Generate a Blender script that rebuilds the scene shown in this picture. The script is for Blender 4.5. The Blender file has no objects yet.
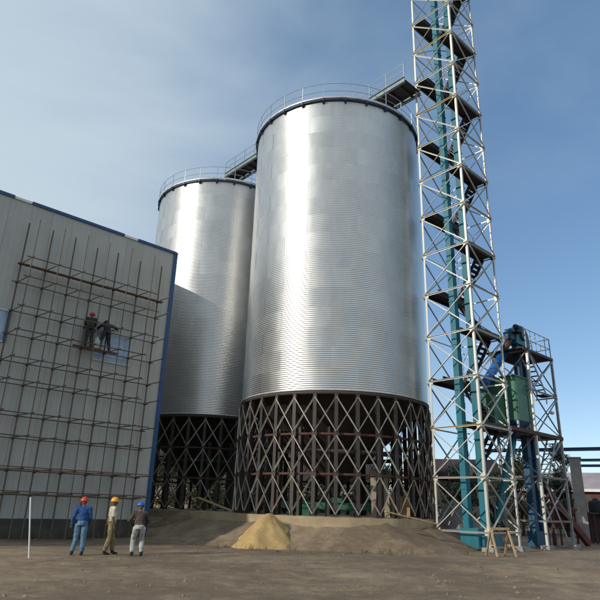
import bpy, math, random
from mathutils import Vector, Matrix
random.seed(7)
PI = math.pi
R = math.radians
scene = bpy.context.scene
col = scene.collection

# ------------------------------------------------------------------ camera
EYE = 1.6
PITCH, ROLL, FPX = 0.34656, 0.03122, 571.0
F = Vector((0, math.cos(PITCH), math.sin(PITCH)))
R0 = Vector((1, 0, 0)); U0 = Vector((0, -math.sin(PITCH), math.cos(PITCH)))
RV = R0*math.cos(ROLL) + U0*math.sin(ROLL)
UV = U0*math.cos(ROLL) - R0*math.sin(ROLL)
cam = bpy.data.cameras.new('camera'); camo = bpy.data.objects.new('camera', cam); col.objects.link(camo)
cam.sensor_width = 36; cam.lens = FPX/600*36; cam.clip_end = 6000; cam.clip_start = 0.05
M3 = Matrix((RV, UV, -F)).transposed()
camo.matrix_world = Matrix.Translation((0, 0, EYE)) @ M3.to_4x4()
scene.camera = camo

# ------------------------------------------------------------------ sky and sun
SUN_AZ, SUN_EL = 55.0, 24.0            # azimuth from -Y towards -X
sd = Vector((-math.sin(R(SUN_AZ))*math.cos(R(SUN_EL)), -math.cos(R(SUN_AZ))*math.cos(R(SUN_EL)), math.sin(R(SUN_EL))))
world = bpy.data.worlds.new('World'); scene.world = world; world.use_nodes = True
wn = world.node_tree.nodes; wl = world.node_tree.links
for n in list(wn): wn.remove(n)
wout = wn.new('ShaderNodeOutputWorld'); bg = wn.new('ShaderNodeBackground')
sky = wn.new('ShaderNodeTexSky'); sky.sky_type = 'NISHITA'; sky.sun_disc = False
sky.sun_elevation = R(SUN_EL); sky.sun_rotation = math.atan2(sd.x, sd.y)
sky.altitude = 100; sky.air_density = 0.9; sky.dust_density = 0.2; sky.ozone_density = 1.0
tc = wn.new('ShaderNodeTexCoord')
mp = wn.new('ShaderNodeMapping'); mp.inputs['Scale'].default_value = (1.0, 1.0, 2.2); mp.inputs['Location'].default_value = (0.35, 0.2, 0.0)
nz = wn.new('ShaderNodeTexNoise'); nz.inputs['Scale'].default_value = 1.6; nz.inputs['Detail'].default_value = 8; nz.inputs['Roughness'].default_value = 0.5; nz.inputs['Distortion'].default_value = 0.3
nzs = wn.new('ShaderNodeMath'); nzs.operation = 'MULTIPLY_ADD'; nzs.inputs[1].default_value = 0.9; nzs.inputs[2].default_value = 0.05; wl.new(nz.outputs['Fac'], nzs.inputs[0])
# broad bank of thin haze cloud, clearing only towards the right of the view
dotn = wn.new('ShaderNodeVectorMath'); dotn.operation = 'DOT_PRODUCT'; dotn.inputs[1].default_value = Vector((-0.78, -0.60, -0.18)).normalized()
ma = wn.new('ShaderNodeMath'); ma.operation = 'MULTIPLY_ADD'; ma.inputs[1].default_value = 0.72; ma.inputs[2].default_value = 0.50
ad = wn.new('ShaderNodeMath'); ad.operation = 'ADD'
rmp = wn.new('ShaderNodeMapRange'); rmp.interpolation_type = 'SMOOTHSTEP'
rmp.inputs['From Min'].default_value = 0.33; rmp.inputs['From Max'].default_value = 0.92; rmp.inputs['To Max'].default_value = 0.95
mx = wn.new('ShaderNodeMix'); mx.data_type = 'RGBA'; mx.inputs['B'].default_value = (2.85, 3.4, 3.85, 1)
wl.new(tc.outputs['Generated'], mp.inputs['Vector']); wl.new(mp.outputs['Vector'], nz.inputs['Vector'])
wl.new(tc.outputs['Generated'], dotn.inputs[0]); wl.new(dotn.outputs['Value'], ma.inputs[0])
wl.new(ma.outputs[0], ad.inputs[0]); wl.new(nzs.outputs[0], ad.inputs[1]); wl.new(ad.outputs[0], rmp.inputs['Value'])
wl.new(rmp.outputs['Result'], mx.inputs['Factor']); tn = wn.new('ShaderNodeMix'); tn.data_type = 'RGBA'; tn.inputs['Factor'].default_value = 0.5; tn.inputs['B'].default_value = (0.42, 1.08, 2.0, 1)   # thin even haze over the whole sky
wl.new(sky.outputs['Color'], tn.inputs['A']); wl.new(tn.outputs['Result'], mx.inputs['A'])
wl.new(mx.outputs['Result'], bg.inputs['Color']); bg.inputs['Strength'].default_value = 0.15
wl.new(bg.outputs['Background'], wout.inputs['Surface'])
sl = bpy.data.lights.new('sun', 'SUN'); sl.energy = 2.3; sl.angle = R(0.53); sl.color = (1.0, 0.93, 0.82)
so = bpy.data.objects.new('sun', sl); col.objects.link(so); so.rotation_euler = sd.to_track_quat('Z', 'Y').to_euler()
scene.view_settings.view_transform = 'Standard'; scene.view_settings.look = 'None'
scene.view_settings.exposure = 0.4; scene.view_settings.gamma = 1.0; scene.view_settings.use_curve_mapping = False

# ------------------------------------------------------------------ materials
def mat(name, c, rough=0.7, metal=0.0, var=0.25, scale=3.0, bump=0.0, bscale=40.0, c2=None, objvar=0.0, spec=0.5, stretch=(1, 1, 1), thresh=(0.35, 0.7)):
    m = bpy.data.materials.new(name); m.use_nodes = True
    nt = m.node_tree; ns = nt.nodes; lk = nt.links
    b = ns['Principled BSDF']; b.inputs['Roughness'].default_value = rough; b.inputs['Metallic'].default_value = metal
    b.inputs['Specular IOR Level'].default_value = spec
    t = ns.new('ShaderNodeTexCoord'); mpn = ns.new('ShaderNodeMapping'); mpn.inputs['Scale'].default_value = stretch
    lk.new(t.outputs['Object'], mpn.inputs['Vector'])
    if objvar:
        o2 = ns.new('ShaderNodeObjectInfo'); vm = ns.new('ShaderNodeVectorMath'); vm.operation = 'SCALE'; vm.inputs[0].default_value = (31, 47, 23)
        lk.new(o2.outputs['Random'], vm.inputs['Scale']); lk.new(vm.outputs['Vector'], mpn.inputs['Location'])
    n1 = ns.new('ShaderNodeTexNoise'); n1.inputs['Scale'].default_value = scale; n1.inputs['Detail'].default_value = 6; n1.inputs['Roughness'].default_value = 0.6
    lk.new(mpn.outputs['Vector'], n1.inputs['Vector'])
    rg = ns.new('ShaderNodeMapRange'); rg.inputs['From Min'].default_value = thresh[0]; rg.inputs['From Max'].default_value = thresh[1]
    lk.new(n1.outputs['Fac'], rg.inputs['Value'])
    mixn = ns.new('ShaderNodeMix'); mixn.data_type = 'RGBA'
    if c2 is None:
        mixn.inputs['A'].default_value = tuple(x*(1-var) for x in c) + (1,); mixn.inputs['B'].default_value = tuple(min(1, x*(1+var*0.6)) for x in c) + (1,)
    else:
        mixn.inputs['A'].default_value = tuple(c) + (1,); mixn.inputs['B'].default_value = tuple(c2) + (1,)
    lk.new(rg.outputs['Result'], mixn.inputs['Factor'])
    outc = mixn.outputs['Result']
    if objvar:
        oi = ns.new('ShaderNodeObjectInfo'); hr = ns.new('ShaderNodeMapRange')
        hr.inputs['To Min'].default_value = 1-objvar; hr.inputs['To Max'].default_value = 1+objvar
        lk.new(oi.outputs['Random'], hr.inputs['Value'])
        hs = ns.new('ShaderNodeHueSaturation'); lk.new(hr.outputs['Result'], hs.inputs['Value']); lk.new(outc, hs.inputs['Color']); outc = hs.outputs['Color']
    lk.new(outc, b.inputs['Base Color'])
    if metal or rough < 0.6:
        rr = ns.new('ShaderNodeMapRange'); rr.inputs['To Min'].default_value = max(0.05, rough-0.08); rr.inputs['To Max'].default_value = min(1, rough+0.1)
        lk.new(n1.outputs['Fac'], rr.inputs['Value']); lk.new(rr.outputs['Result'], b.inputs['Roughness'])
    if bump:
        n2 = ns.new('ShaderNodeTexNoise'); n2.inputs['Scale'].default_value = bscale; n2.inputs['Detail'].default_value = 5
        lk.new(t.outputs['Object'], n2.inputs['Vector'])
        bp = ns.new('ShaderNodeBump'); bp.inputs['Strength'].default_value = bump; bp.inputs['Distance'].default_value = 0.02
        lk.new(n2.outputs['Fac'], bp.inputs['Height']); lk.new(bp.outputs['Normal'], b.inputs['Normal'])
    return m
M = {}
M['galv'] = mat('galvanised_sheet', (0.58, 0.58, 0.565), 0.335, 0.93, 0.09, 0.9, objvar=0.022, stretch=(1, 1, 0.35))
M['galv_roof'] = mat('galvanised_roof', (0.62, 0.63, 0.64), 0.42, 0.9, 0.1, 2)
M['eave'] = mat('dark_blue_steel', (0.035, 0.06, 0.11), 0.5, 0.3, 0.3, 4)
M['flange'] = mat('bright_flange', (0.6, 0.6, 0.58), 0.45, 0.6, 0.15, 5)
M['column'] = mat('dark_steel_column', (0.040, 0.036, 0.033), 0.6, 0.2, 0.35, 3, c2=(0.07, 0.05, 0.04))
M['rust'] = mat('rusty_primer', (0.13, 0.045, 0.028), 0.75, 0.1, 0.35, 4, c2=(0.07, 0.035, 0.028))
M['brace'] = mat('brace_steel', (0.42, 0.40, 0.36), 0.45, 0.35, 0.35, 3, c2=(0.24, 0.20, 0.15), objvar=0.2)
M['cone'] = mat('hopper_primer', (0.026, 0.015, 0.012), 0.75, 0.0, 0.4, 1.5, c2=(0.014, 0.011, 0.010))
M['tower'] = mat('pale_tower_steel', (0.56, 0.55, 0.50), 0.45, 0.55, 0.15, 3, c2=(0.50, 0.45, 0.36), thresh=(0.5, 0.8), objvar=0.08)
M['tower2'] = mat('grey_tower_steel', (0.40, 0.41, 0.43), 0.5, 0.3, 0.25, 3, c2=(0.24, 0.20, 0.18), objvar=0.1)
M['yellow'] = mat('yellow_paint_steel', (0.62, 0.48, 0.20), 0.5, 0.1, 0.2, 4, objvar=0.1)
M['plate'] = mat('dark_plate', (0.055, 0.045, 0.045), 0.7, 0.2, 0.3, 4)
M['rusty_plate'] = mat('rusty_floor_plate', (0.10, 0.05, 0.04), 0.8, 0.1, 0.3, 4)
M['teal'] = mat('teal_paint', (0.012, 0.16, 0.22), 0.42, 0.0, 0.25, 2, c2=(0.008, 0.11, 0.14), stretch=(1, 1, .4))
M['navy'] = mat('blue_green_paint', (0.015, 0.08, 0.16), 0.45, 0.0, 0.3, 2)
M['blue'] = mat('blue_paint', (0.015, 0.12, 0.38), 0.4, 0.0, 0.2, 3)
M['green'] = mat('green_machine_paint', (0.045, 0.16, 0.10), 0.45, 0.0, 0.3, 2)
M['bolt'] = mat('dark_fittings', (0.03, 0.035, 0.045), 0.6, 0.3, 0.3, 6)
M['walk'] = mat('walkway_steel', (0.22, 0.27, 0.27), 0.5, 0.3, 0.2, 3)
M['rail'] = mat('handrail_steel', (0.36, 0.40, 0.43), 0.45, 0.5, 0.2, 5)
M['clad'] = mat('wall_cladding', (0.42, 0.42, 0.385), 0.55, 0.0, 0.10, 0.9, objvar=0.045, stretch=(1, 1, .5))
M['trim'] = mat('blue_trim', (0.018, 0.075, 0.21), 0.45, 0.0, 0.2, 2, objvar=0.12)
M['brick'] = mat('dark_base_wall', (0.08, 0.07, 0.06), 0.9, 0.0, 0.35, 2, bump=0.4)
M['glass'] = mat('window_glass', (0.30, 0.40, 0.52), 0.12, 0.0, 0.15, 1, spec=0.8)
M['wframe'] = mat('window_frame', (0.03, 0.06, 0.15), 0.5, 0.0, 0.2, 3)
M['wframe_l'] = mat('window_frame_pale', (0.5, 0.55, 0.6), 0.5, 0.0, 0.1, 3)
M['tube'] = mat('scaffold_tube', (0.10, 0.085, 0.065), 0.7, 0.2, 0.4, 5, c2=(0.16, 0.11, 0.07), objvar=0.2)
M['plank'] = mat('scaffold_plank', (0.16, 0.085, 0.05), 0.85, 0.0, 0.35, 4, stretch=(1, 1, 1), objvar=0.2)
M['wood'] = mat('raw_timber', (0.42, 0.29, 0.14), 0.85, 0.0, 0.3, 6, objvar=0.2)
M['concrete'] = mat('concrete', (0.40, 0.31, 0.19), 0.9, 0.0, 0.25, 1.2, bump=0.5, bscale=18)
M['concrete2'] = mat('grey_concrete', (0.30, 0.28, 0.27), 0.9, 0.0, 0.25, 1.5, bump=0.5, bscale=18)
M['sand'] = mat('sand', (0.46, 0.31, 0.13), 0.95, 0.0, 0.25, 2, bump=0.8, bscale=25)
M['beige'] = mat('beige_render', (0.38, 0.30, 0.23), 0.9, 0.0, 0.2, 0.6)
M['white'] = mat('white_paint', (0.72, 0.72, 0.70), 0.6, 0.0, 0.1, 2)
M['shed_roof'] = mat('faded_sheet_roof', (0.34, 0.29, 0.30), 0.7, 0.1, 0.2, 0.5)
M['maroon'] = mat('maroon_paint', (0.055, 0.022, 0.022), 0.75, 0.0, 0.3, 1)
M['redox'] = mat('red_oxide', (0.13, 0.04, 0.028), 0.7, 0.1, 0.3, 3)
M['stone'] = mat('pebble', (0.25, 0.20, 0.15), 0.95, 0.0, 0.4, 8, objvar=0.2)
M['bark'] = mat('bark', (0.09, 0.065, 0.045), 0.95, 0.0, 0.35, 12, bump=0.6)
M['black'] = mat('black_rubber', (0.015, 0.015, 0.016), 0.8, 0.0, 0.2, 4)
M['skin'] = mat('skin', (0.14, 0.075, 0.045), 0.6, 0.0, 0.1, 10)
def leafmat(name, c):
    m = mat(name, c, 0.6, 0.0, 0.45, 1.3, c2=tuple(x*0.45 for x in c))
    return m
M['leaf_dark'] = leafmat('cypress_leaf', (0.05, 0.07, 0.03))
M['leaf'] = leafmat('tree_leaf', (0.07, 0.095, 0.03))
M['leaf_dry'] = leafmat('dry_leaf', (0.15, 0.12, 0.045))
def cloth(name, c): return mat(name, c, 0.9, 0.0, 0.4, 7, bump=1.0, bscale=13)
# ground: dry dirt with pale patches, tyre tracks and grit
def groundmat():
    m = bpy.data.materials.new('dirt'); m.use_nodes = True; nt = m.node_tree; ns = nt.nodes; lk = nt.links; b = ns['Principled BSDF']
    b.inputs['Roughness'].default_value = 0.95
    t = ns.new('ShaderNodeTexCoord')
    def noise(s, d, r=.6):
        n = ns.new('ShaderNodeTexNoise'); n.inputs['Scale'].default_value = s; n.inputs['Detail'].default_value = d; n.inputs['Roughness'].default_value = r
        lk.new(t.outputs['Object'], n.inputs['Vector']); return n
    a = noise(0.18, 6); c = noise(1.7, 9, .68); e = noise(14, 6, .7)
    cr = ns.new('ShaderNodeValToRGB'); el = cr.color_ramp.elements
    el[0].position = 0.33; el[0].color = (0.075, 0.053, 0.036, 1); el[1].position = 0.64; el[1].color = (0.31, 0.235, 0.15, 1)
    x = cr.color_ramp.elements.new(0.5); x.color = (0.155, 0.11, 0.07, 1)
    s1 = ns.new('ShaderNodeMath'); s1.operation = 'MULTIPLY_ADD'; s1.inputs[1].default_value = 0.5
    s2 = ns.new('ShaderNodeMath'); s2.operation = 'MULTIPLY_ADD'; s2.inputs[1].default_value = 0.35
    s3 = ns.new('ShaderNodeMath'); s3.operation = 'MULTIPLY'; s3.inputs[1].default_value = 0.2
    lk.new(e.outputs['Fac'], s3.inputs[0]); lk.new(c.outputs['Fac'], s2.inputs[0]); lk.new(s3.outputs[0], s2.inputs[2])
    lk.new(a.outputs['Fac'], s1.inputs[0]); lk.new(s2.outputs[0], s1.inputs[2]); lk.new(s1.outputs[0], cr.inputs['Fac'])
    lk.new(cr.outputs['Color'], b.inputs['Base Color'])
    bp = ns.new('ShaderNodeBump'); bp.inputs['Strength'].default_value = 0.9; bp.inputs['Distance'].default_value = 0.06
    lk.new(s2.outputs[0], bp.inputs['Height']); lk.new(bp.outputs['Normal'], b.inputs['Normal'])
    return m
M['dirt'] = groundmat()

# ------------------------------------------------------------------ helpers
class MB:
    def __init__(s): s.v = []; s.f = []
    def add(s, vs, fs):
        o = len(s.v); s.v += [tuple(v) for v in vs]; s.f += [tuple(i+o for i in f) for f in fs]; return s
    def box(s, x0, x1, y0, y1, z0, z1):
        return s.add([(x0,y0,z0),(x1,y0,z0),(x1,y1,z0),(x0,y1,z0),(x0,y0,z1),(x1,y0,z1),(x1,y1,z1),(x0,y1,z1)],
                     [(3,2,1,0),(4,5,6,7),(0,1,5,4),(1,2,6,5),(2,3,7,6),(3,0,4,7)])
    def bar(s, p, q, w, h=None, up=(0,0,1)):
        p = Vector(p); q = Vector(q); h = h or w; d = (q-p).normalized(); u = Vector(up)
        if abs(d.dot(u)) > 0.98: u = Vector((1,0,0))
        a = d.cross(u).normalized(); b = a.cross(d).normalized()
        vs = []
        for e in (p, q):
            for i, j in ((-1,-1),(1,-1),(1,1),(-1,1)): vs.append(e + a*(i*w/2) + b*(j*h/2))
        return s.add(vs, [(3,2,1,0),(4,5,6,7),(0,1,5,4),(1,2,6,5),(2,3,7,6),(3,0,4,7)])
    def angle(s, p, q, w, t=0.012, up=(0,0,1), flip=1):      # L section
        p = Vector(p); q = Vector(q); d = (q-p).normalized(); u = Vector(up)
        if abs(d.dot(u)) > 0.98: u = Vector((1,0,0))
        a = d.cross(u).normalized()*flip; b = d.cross(a).normalized()*(-flip)
        pr = [(0,0),(w,0),(w,t),(t,t),(t,w),(0,w)]
        vs = [e + a*(x-w/2) + b*(y-w/2) for e in (p,q) for x,y in pr]
        n = 6
        return s.add(vs, [tuple(range(n))[::-1], tuple(range(n,2*n))] + [(i,(i+1)%n,n+(i+1)%n,n+i) for i in range(n)])
    def ibeam(s, p, q, w, d_, t=0.014, out=(0,-1,0)):        # H section
        p = Vector(p); q = Vector(q); d = (q-p).normalized(); b = Vector(out); b = (b - d*b.dot(d)).normalized(); a = d.cross(b)
        pr = [(-w/2,-d_/2),(w/2,-d_/2),(w/2,-d_/2+t),(t/2,-d_/2+t),(t/2,d_/2-t),(w/2,d_/2-t),(w/2,d_/2),(-w/2,d_/2),(-w/2,d_/2-t),(-t/2,d_/2-t),(-t/2,-d_/2+t),(-w/2,-d_/2+t)]
        n = 12; vs = [e + a*x + b*y for e in (p,q) for x,y in pr]
        return s.add(vs, [tuple(range(n))[::-1], tuple(range(n,2*n))] + [(i,(i+1)%n,n+(i+1)%n,n+i) for i in range(n)])
    def tube(s, pts, r, n=8, cap=True):
        pts = [Vector(p) for p in pts]; rs = r if isinstance(r, (list, tuple)) else [r]*len(pts)
        vs = []; fs = []; a = None
        for k, p in enumerate(pts):
            d = (pts[min(k+1, len(pts)-1)] - pts[max(k-1, 0)]).normalized()
            if a is None:
                a = d.orthogonal().normalized()
            a = (a - d*a.dot(d)).normalized(); b = d.cross(a)
            for i in range(n):
                t = 2*PI*i/n; vs.append(p + (a*math.cos(t) + b*math.sin(t))*rs[k])
        for k in range(len(pts)-1):
            for i in range(n): fs.append((k*n+i, k*n+(i+1)%n, (k+1)*n+(i+1)%n, (k+1)*n+i))
        if cap: fs.append(tuple(range(n))[::-1]); fs.append(tuple(range((len(pts)-1)*n, len(pts)*n)))
        return s.add(vs, fs)
    def lathe(s, prof, n=24, c=(0,0,0), close=False):
        vs = []; fs = []; m = len(prof)
        for i in range(n):
            t = 2*PI*i/n
            for r, z in prof: vs.append((c[0]+r*math.cos(t), c[1]+r*math.sin(t), c[2]+z))
        for i in range(n):
            j = (i+1) % n
            for k in range(m-1 if not close else m):
                k2 = (k+1) % m
                fs.append((i*m+k, j*m+k, j*m+k2, i*m+k2))
        return s.add(vs, fs)
    def ell(s, c, r, n=12, m=8, rot=None):
        c = Vector(c); vs = []; fs = []
        for i in range(m+1):
            ph = PI*i/m
            for j in range(n):
                t = 2*PI*j/n; p = Vector((r[0]*math.sin(ph)*math.cos(t), r[1]*math.sin(ph)*math.sin(t), r[2]*math.cos(ph)))
                if rot: p = rot @ p
                vs.append(c+p)
        for i in range(m):
            for j in range(n): fs.append((i*n+j, (i+1)*n+j, (i+1)*n+(j+1)%n, i*n+(j+1)%n))
        return s.add(vs, fs)
    def mesh(s, name):
        me = bpy.data.meshes.new(name); me.from_pydata(s.v, [], s.f); me.update(); return me
    def build(s, name, m, parent=None, smooth=False, loc=None, rotz=None):
        me = s.mesh(name); me.materials.append(M[m] if isinstance(m, str) else m)
        if smooth: me.polygons.foreach_set('use_smooth', [True]*len(me.polygons))
        return inst(name, me, parent, loc, rotz)
def inst(name, me, parent=None, loc=None, rotz=None):
    o = bpy.data.objects.new(name, me); col.objects.link(o)
    if parent: o.parent = parent
    if loc: o.location = loc
    if rotz is not None: o.rotation_euler.z = rotz
    return o
def tag(o, label=None, cat=None, group=None, kind=None):
    if label: o['label'] = label
    if cat: o['category'] = cat
    if group: o['group'] = group
    if kind: o['kind'] = kind
    return o
def thing(name, label, cat, loc=(0,0,0), rotz=0, group=None):
    o = bpy.data.objects.new(name, None); col.objects.link(o); o.empty_display_size = 0.3
    o.location = loc; o.rotation_euler = (0,0,rotz); return tag(o, label, cat, group)

TH = R(42.5)                                   # the yard's grid: building, towers and walkways share it
u = Vector((math.cos(TH), math.sin(TH), 0)); v = Vector((-math.sin(TH), math.cos(TH), 0))

# ------------------------------------------------------------------ ground
def gz(x, y):
    d = math.sin(x*0.9+1.3)*math.cos(y*0.7)*0.03 + math.sin(x*2.3+y*1.7)*0.015 + math.sin(x*0.23-y*0.31)*0.05
    rut = 0
    for k, off in ((0, 13.2), (1, 14.9), (2, 16.6), (3, 18.1)):
        yy = y - off - .06*x - .9*math.sin(x*.11+k*.5); rut -= .07*math.exp(-(yy/.22)**2) - .03*math.exp(-((abs(yy)-.42)/.2)**2)
    return d*0.8 - 0.03 + rut*max(0, 1-abs(x)/30)
gm = MB(); xs = [-3000,-600,-150,-70]+[-45+i*0.75 for i in range(121)]+[70,150,600,3000]
ys = [-1500,-300,-60,-20]+[i*0.6 for i in range(16)]+[9.6+i*.15 for i in range(90)]+[23.1+i*.6 for i in range(62)]+[80,130,300,900,3500]
gv = [(x,y,gz(x,y) if -45<=x<=45 and 0<=y<=60 else -0.05) for y in ys for x in xs]
nx = len(xs)
gm.add(gv, [(j*nx+i, j*nx+i+1, (j+1)*nx+i+1, (j+1)*nx+i) for j in range(len(ys)-1) for i in range(nx-1)])
g = gm.build('ground', 'dirt', smooth=True); tag(g, kind='structure')
# loose stones
sm = MB(); rr = random.Random(3)
for k in range(2600):
    y = 9 + 32*rr.random()**1.4; x = (rr.random()*2-1)*(6+y*0.75)
    s = 0.012 + 0.05*rr.random()**3; z = gz(x, y)
    rot = Matrix.Rotation(rr.random()*6, 3, 'Z')
    pts = [Vector((1,0,0)),Vector((-.4,.8,0)),Vector((-.5,-.9,0)),Vector((.1,.1,.8)),Vector((.1,0,-.5))]
    pts = [rot @ Vector((p.x*s*(.7+.6*rr.random()), p.y*s*(.7+.6*rr.random()), p.z*s)) + Vector((x,y,z)) for p in pts]
    sm.add(pts, [(0,1,3),(1,2,3),(2,0,3),(1,0,4),(2,1,4),(0,2,4)])
tag(sm.build('loose_stones', 'stone'), 'small loose stones scattered over the dirt yard', 'stones', kind='stuff')

# ------------------------------------------------------------------ silos
SR = 5.12; Z_BASE = 1.2; Z_RIM = 1.6+5.25; NR = 16; PH = 1.04; Z_EAVE = Z_RIM+NR*PH       # 23.5
NC = 32; NS = 12
C1 = Vector((2.09, 31.93, 0)); C2 = Vector((-6.25, 41.0, 0))
def panel_mesh():
    b = MB(); n = 10; rows = 41; span = 2*PI/NS; vs = []; fs = []; nr = []
    for k in range(rows):
        z = PH*k/(rows-1)
        for i in range(n+1):
            t = span*i/n + (0.008 if i == n else 0)
            r = SR + 0.0075*math.cos(2*PI*z/0.104) + (0.006 if i == n else 0)
            vs.append((r*math.cos(t), r*math.sin(t), z))
            sl_ = 0.0075*2*PI/0.104*math.sin(2*PI*z/0.104); nr.append(Vector((math.cos(t), math.sin(t), sl_)).normalized())
    for k in range(rows-1):
        for i in range(n): a = k*(n+1)+i; fs.append((a, a+1, a+n+2, a+n+1))
    b.add(vs, fs); me = b.mesh('wall_panel'); me.materials.append(M['galv']); me.polygons.foreach_set('use_smooth', [True]*len(me.polygons))
    me.normals_split_custom_set_from_vertices(nr); return me
PANEL = panel_mesh()
def one(mb, name, m, smooth=False):
    me = mb.mesh(name); me.materials.append(M[m])
    if smooth: me.polygons.foreach_set('use_smooth', [True]*len(me.polygons))
    return me
ROOF_H = 3.0; ROOF_R = SR+0.16
def roof_mesh():                                # one wedge with a folded rib on one edge
    b = MB(); sp = 2*PI/NC; vs = []
    for r in (ROOF_R, SR*0.66, SR*0.33, 0.35):
        z = ROOF_H*(1-(r/ROOF_R))
        for fr, dz in ((0,0),(0.10,0),(0.13,.075),(0.22,.075),(0.25,0),(0.6,-.012),(1.0,0)): vs.append((r*math.cos(sp*fr), r*math.sin(sp*fr), z+dz))
    n = 7; fs = [(k*n+i, k*n+i+1, (k+1)*n+i+1, (k+1)*n+i) for k in range(3) for i in range(n-1)]
    return one(b.add(vs, fs), 'roof_panel', 'galv_roof')
ROOFP = roof_mesh()
zt = [Z_BASE+0.02 + (Z_RIM-0.28-Z_BASE)*k/3 for k in range(4)]
COLM = one(MB().ibeam((SR-0.02,0,Z_BASE), (SR-0.02,0,Z_RIM-0.2), 0.17, 0.17, out=(1,0,0)).box(SR-.17,SR+.13,-.15,.15,Z_BASE,Z_BASE+.03), 'column', 'column')
a1 = 2*PI/NC; BR = SR+0.045
INNER = one(MB().ibeam((3.55,0,Z_BASE),(3.55,0,5.3),.2,.2,out=(1,0,0)), 'inner_column', 'column')
def brace_mesh(k, up):
    za, zb = zt[k]+0.1, zt[k+1]-0.1
    p = Vector((BR,0,za)); q = Vector((BR*math.cos(a1), BR*math.sin(a1), zb))
    if not up: p.z, q.z = zb, za
    dr = (p+q).normalized(); off = Vector((dr.x,dr.y,0)).normalized()*(0.045 if up else 0.095)
    return one(MB().angle(p+off, q+off, 0.052, 0.010, up=off), 'brace', 'brace')
BRM = [[brace_mesh(k, s) for s in (0, 1)] for k in range(3)]
GUS = one(MB().box(BR+0.012,BR+0.028,-.12,.12,-.14,.14), 'gusset_plate', 'column')
NPOST = 26; RAILR = SR+0.12; RAILZ = Z_EAVE+0.05
POST = one(MB().bar((RAILR,0,RAILZ), (RAILR,0,RAILZ+1.05), .035), 'rail_post', 'rail')
BRK = one(MB().box(SR-.04,SR+.18,-.05,.05,Z_EAVE-.10,Z_EAVE+.10).add([(SR+.02,-.06,Z_EAVE-.22),(SR+.02,.06,Z_EAVE-.22),(SR+.19,.06,Z_EAVE-.105),(SR+.19,-.06,Z_EAVE-.105),(SR+.02,-.06,Z_EAVE-.105),(SR+.02,.06,Z_EAVE-.105)],[(0,1,2,3),(0,3,4),(1,5,2),(0,4,5,1)]), 'eave_bracket', 'eave')
def silo(C, label, rot, r0):
    s = thing('grain_silo', label, 'silo', (C.x, C.y, 0), rot, 'grain silos')
    for k in range(NR):
        for i in range(NS): inst('wall_panel', PANEL, s, (0,0,Z_RIM+k*PH), 2*PI*i/NS + (PI/NS if k % 2 else 0))
    MB().lathe([(SR-.05,Z_EAVE-.03),(SR+.13,Z_EAVE-.03),(SR+.13,Z_EAVE+.05),(SR-.05,Z_EAVE+.05)], 96, close=True).build('eave_ring', 'eave', s)
    MB().lathe([(0.02,ROOF_H*.96),(0.5,ROOF_H*.95),(0.5,ROOF_H+.2),(0.02,ROOF_H+.28)], 24, (0,0,Z_EAVE+.06)).build('roof_cap', 'galv_roof', s)
    for i in range(NC): inst('roof_panel', ROOFP, s, (0,0,Z_EAVE+0.055), a1*i)
    for i in range(NPOST): inst('rail_post', POST, s, (0,0,0), 2*PI*i/NPOST); inst('eave_bracket', BRK, s, (0,0,0), 2*PI*i/NPOST)
    for z in (0.52, 1.05):
        MB().tube([(RAILR*math.cos(t), RAILR*math.sin(t), RAILZ+z) for t in [2*PI*i/96 for i in range(97)]], .017, 6).build('guard_rail', 'rail', s)
    MB().lathe([(RAILR+.02,RAILZ+.02),(RAILR+.032,RAILZ+.02),(RAILR+.032,RAILZ+.18),(RAILR+.02,RAILZ+.18)], 96, close=True).build('glare_toe_board', 'galv_roof', s, True)  # shiny board added at the rail foot to give a bright glare
    MB().lathe([(SR-.1,Z_RIM-.05),(SR+.055,Z_RIM-.05),(SR+.055,Z_RIM+.012),(SR-.1,Z_RIM+.012)], 96, close=True).build('base_flange', 'flange', s, True)
    MB().lathe([(SR-.12,Z_RIM-.22),(SR+.03,Z_RIM-.22),(SR+.03,Z_RIM-.055),(SR-.12,Z_RIM-.055)], 96, close=True).build('ring_beam', 'column', s, True)
    for k in (1, 2): MB().lathe([(SR-.25,zt[k]-.05),(SR-.11,zt[k]-.05),(SR-.11,zt[k]+.05),(SR-.25,zt[k]+.05)], 96, close=True).build('ring_beam', 'rust', s, True)
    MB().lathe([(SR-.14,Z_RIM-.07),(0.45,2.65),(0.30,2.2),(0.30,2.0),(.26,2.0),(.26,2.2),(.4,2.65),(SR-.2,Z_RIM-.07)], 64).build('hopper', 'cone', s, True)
    for i in range(16): inst('inner_column', INNER, s, None, a1*2*i+a1/2)
    MB().lathe([(3.48,4.05),(3.62,4.05),(3.62,4.25),(3.48,4.25)], 64, close=True).build('inner_ring', 'column', s, True)
    for i in range(NC):
        inst('column', COLM, s, None, a1*i)
        for k in range(3):
            for q in (0, 1): inst('brace', BRM[k][q], s, None, a1*i)
        for k in (1, 2): inst('gusset_plate', GUS, s, (0,0,zt[k]), a1*i)
    return s
silo(C1, 'large shiny corrugated steel silo in front, touching the lattice tower at its right', R(3.0+5.6), 0)
silo(C2, 'shiny corrugated steel silo farther back, half hidden behind the cladded building corner', R(7.0), 0)
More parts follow.
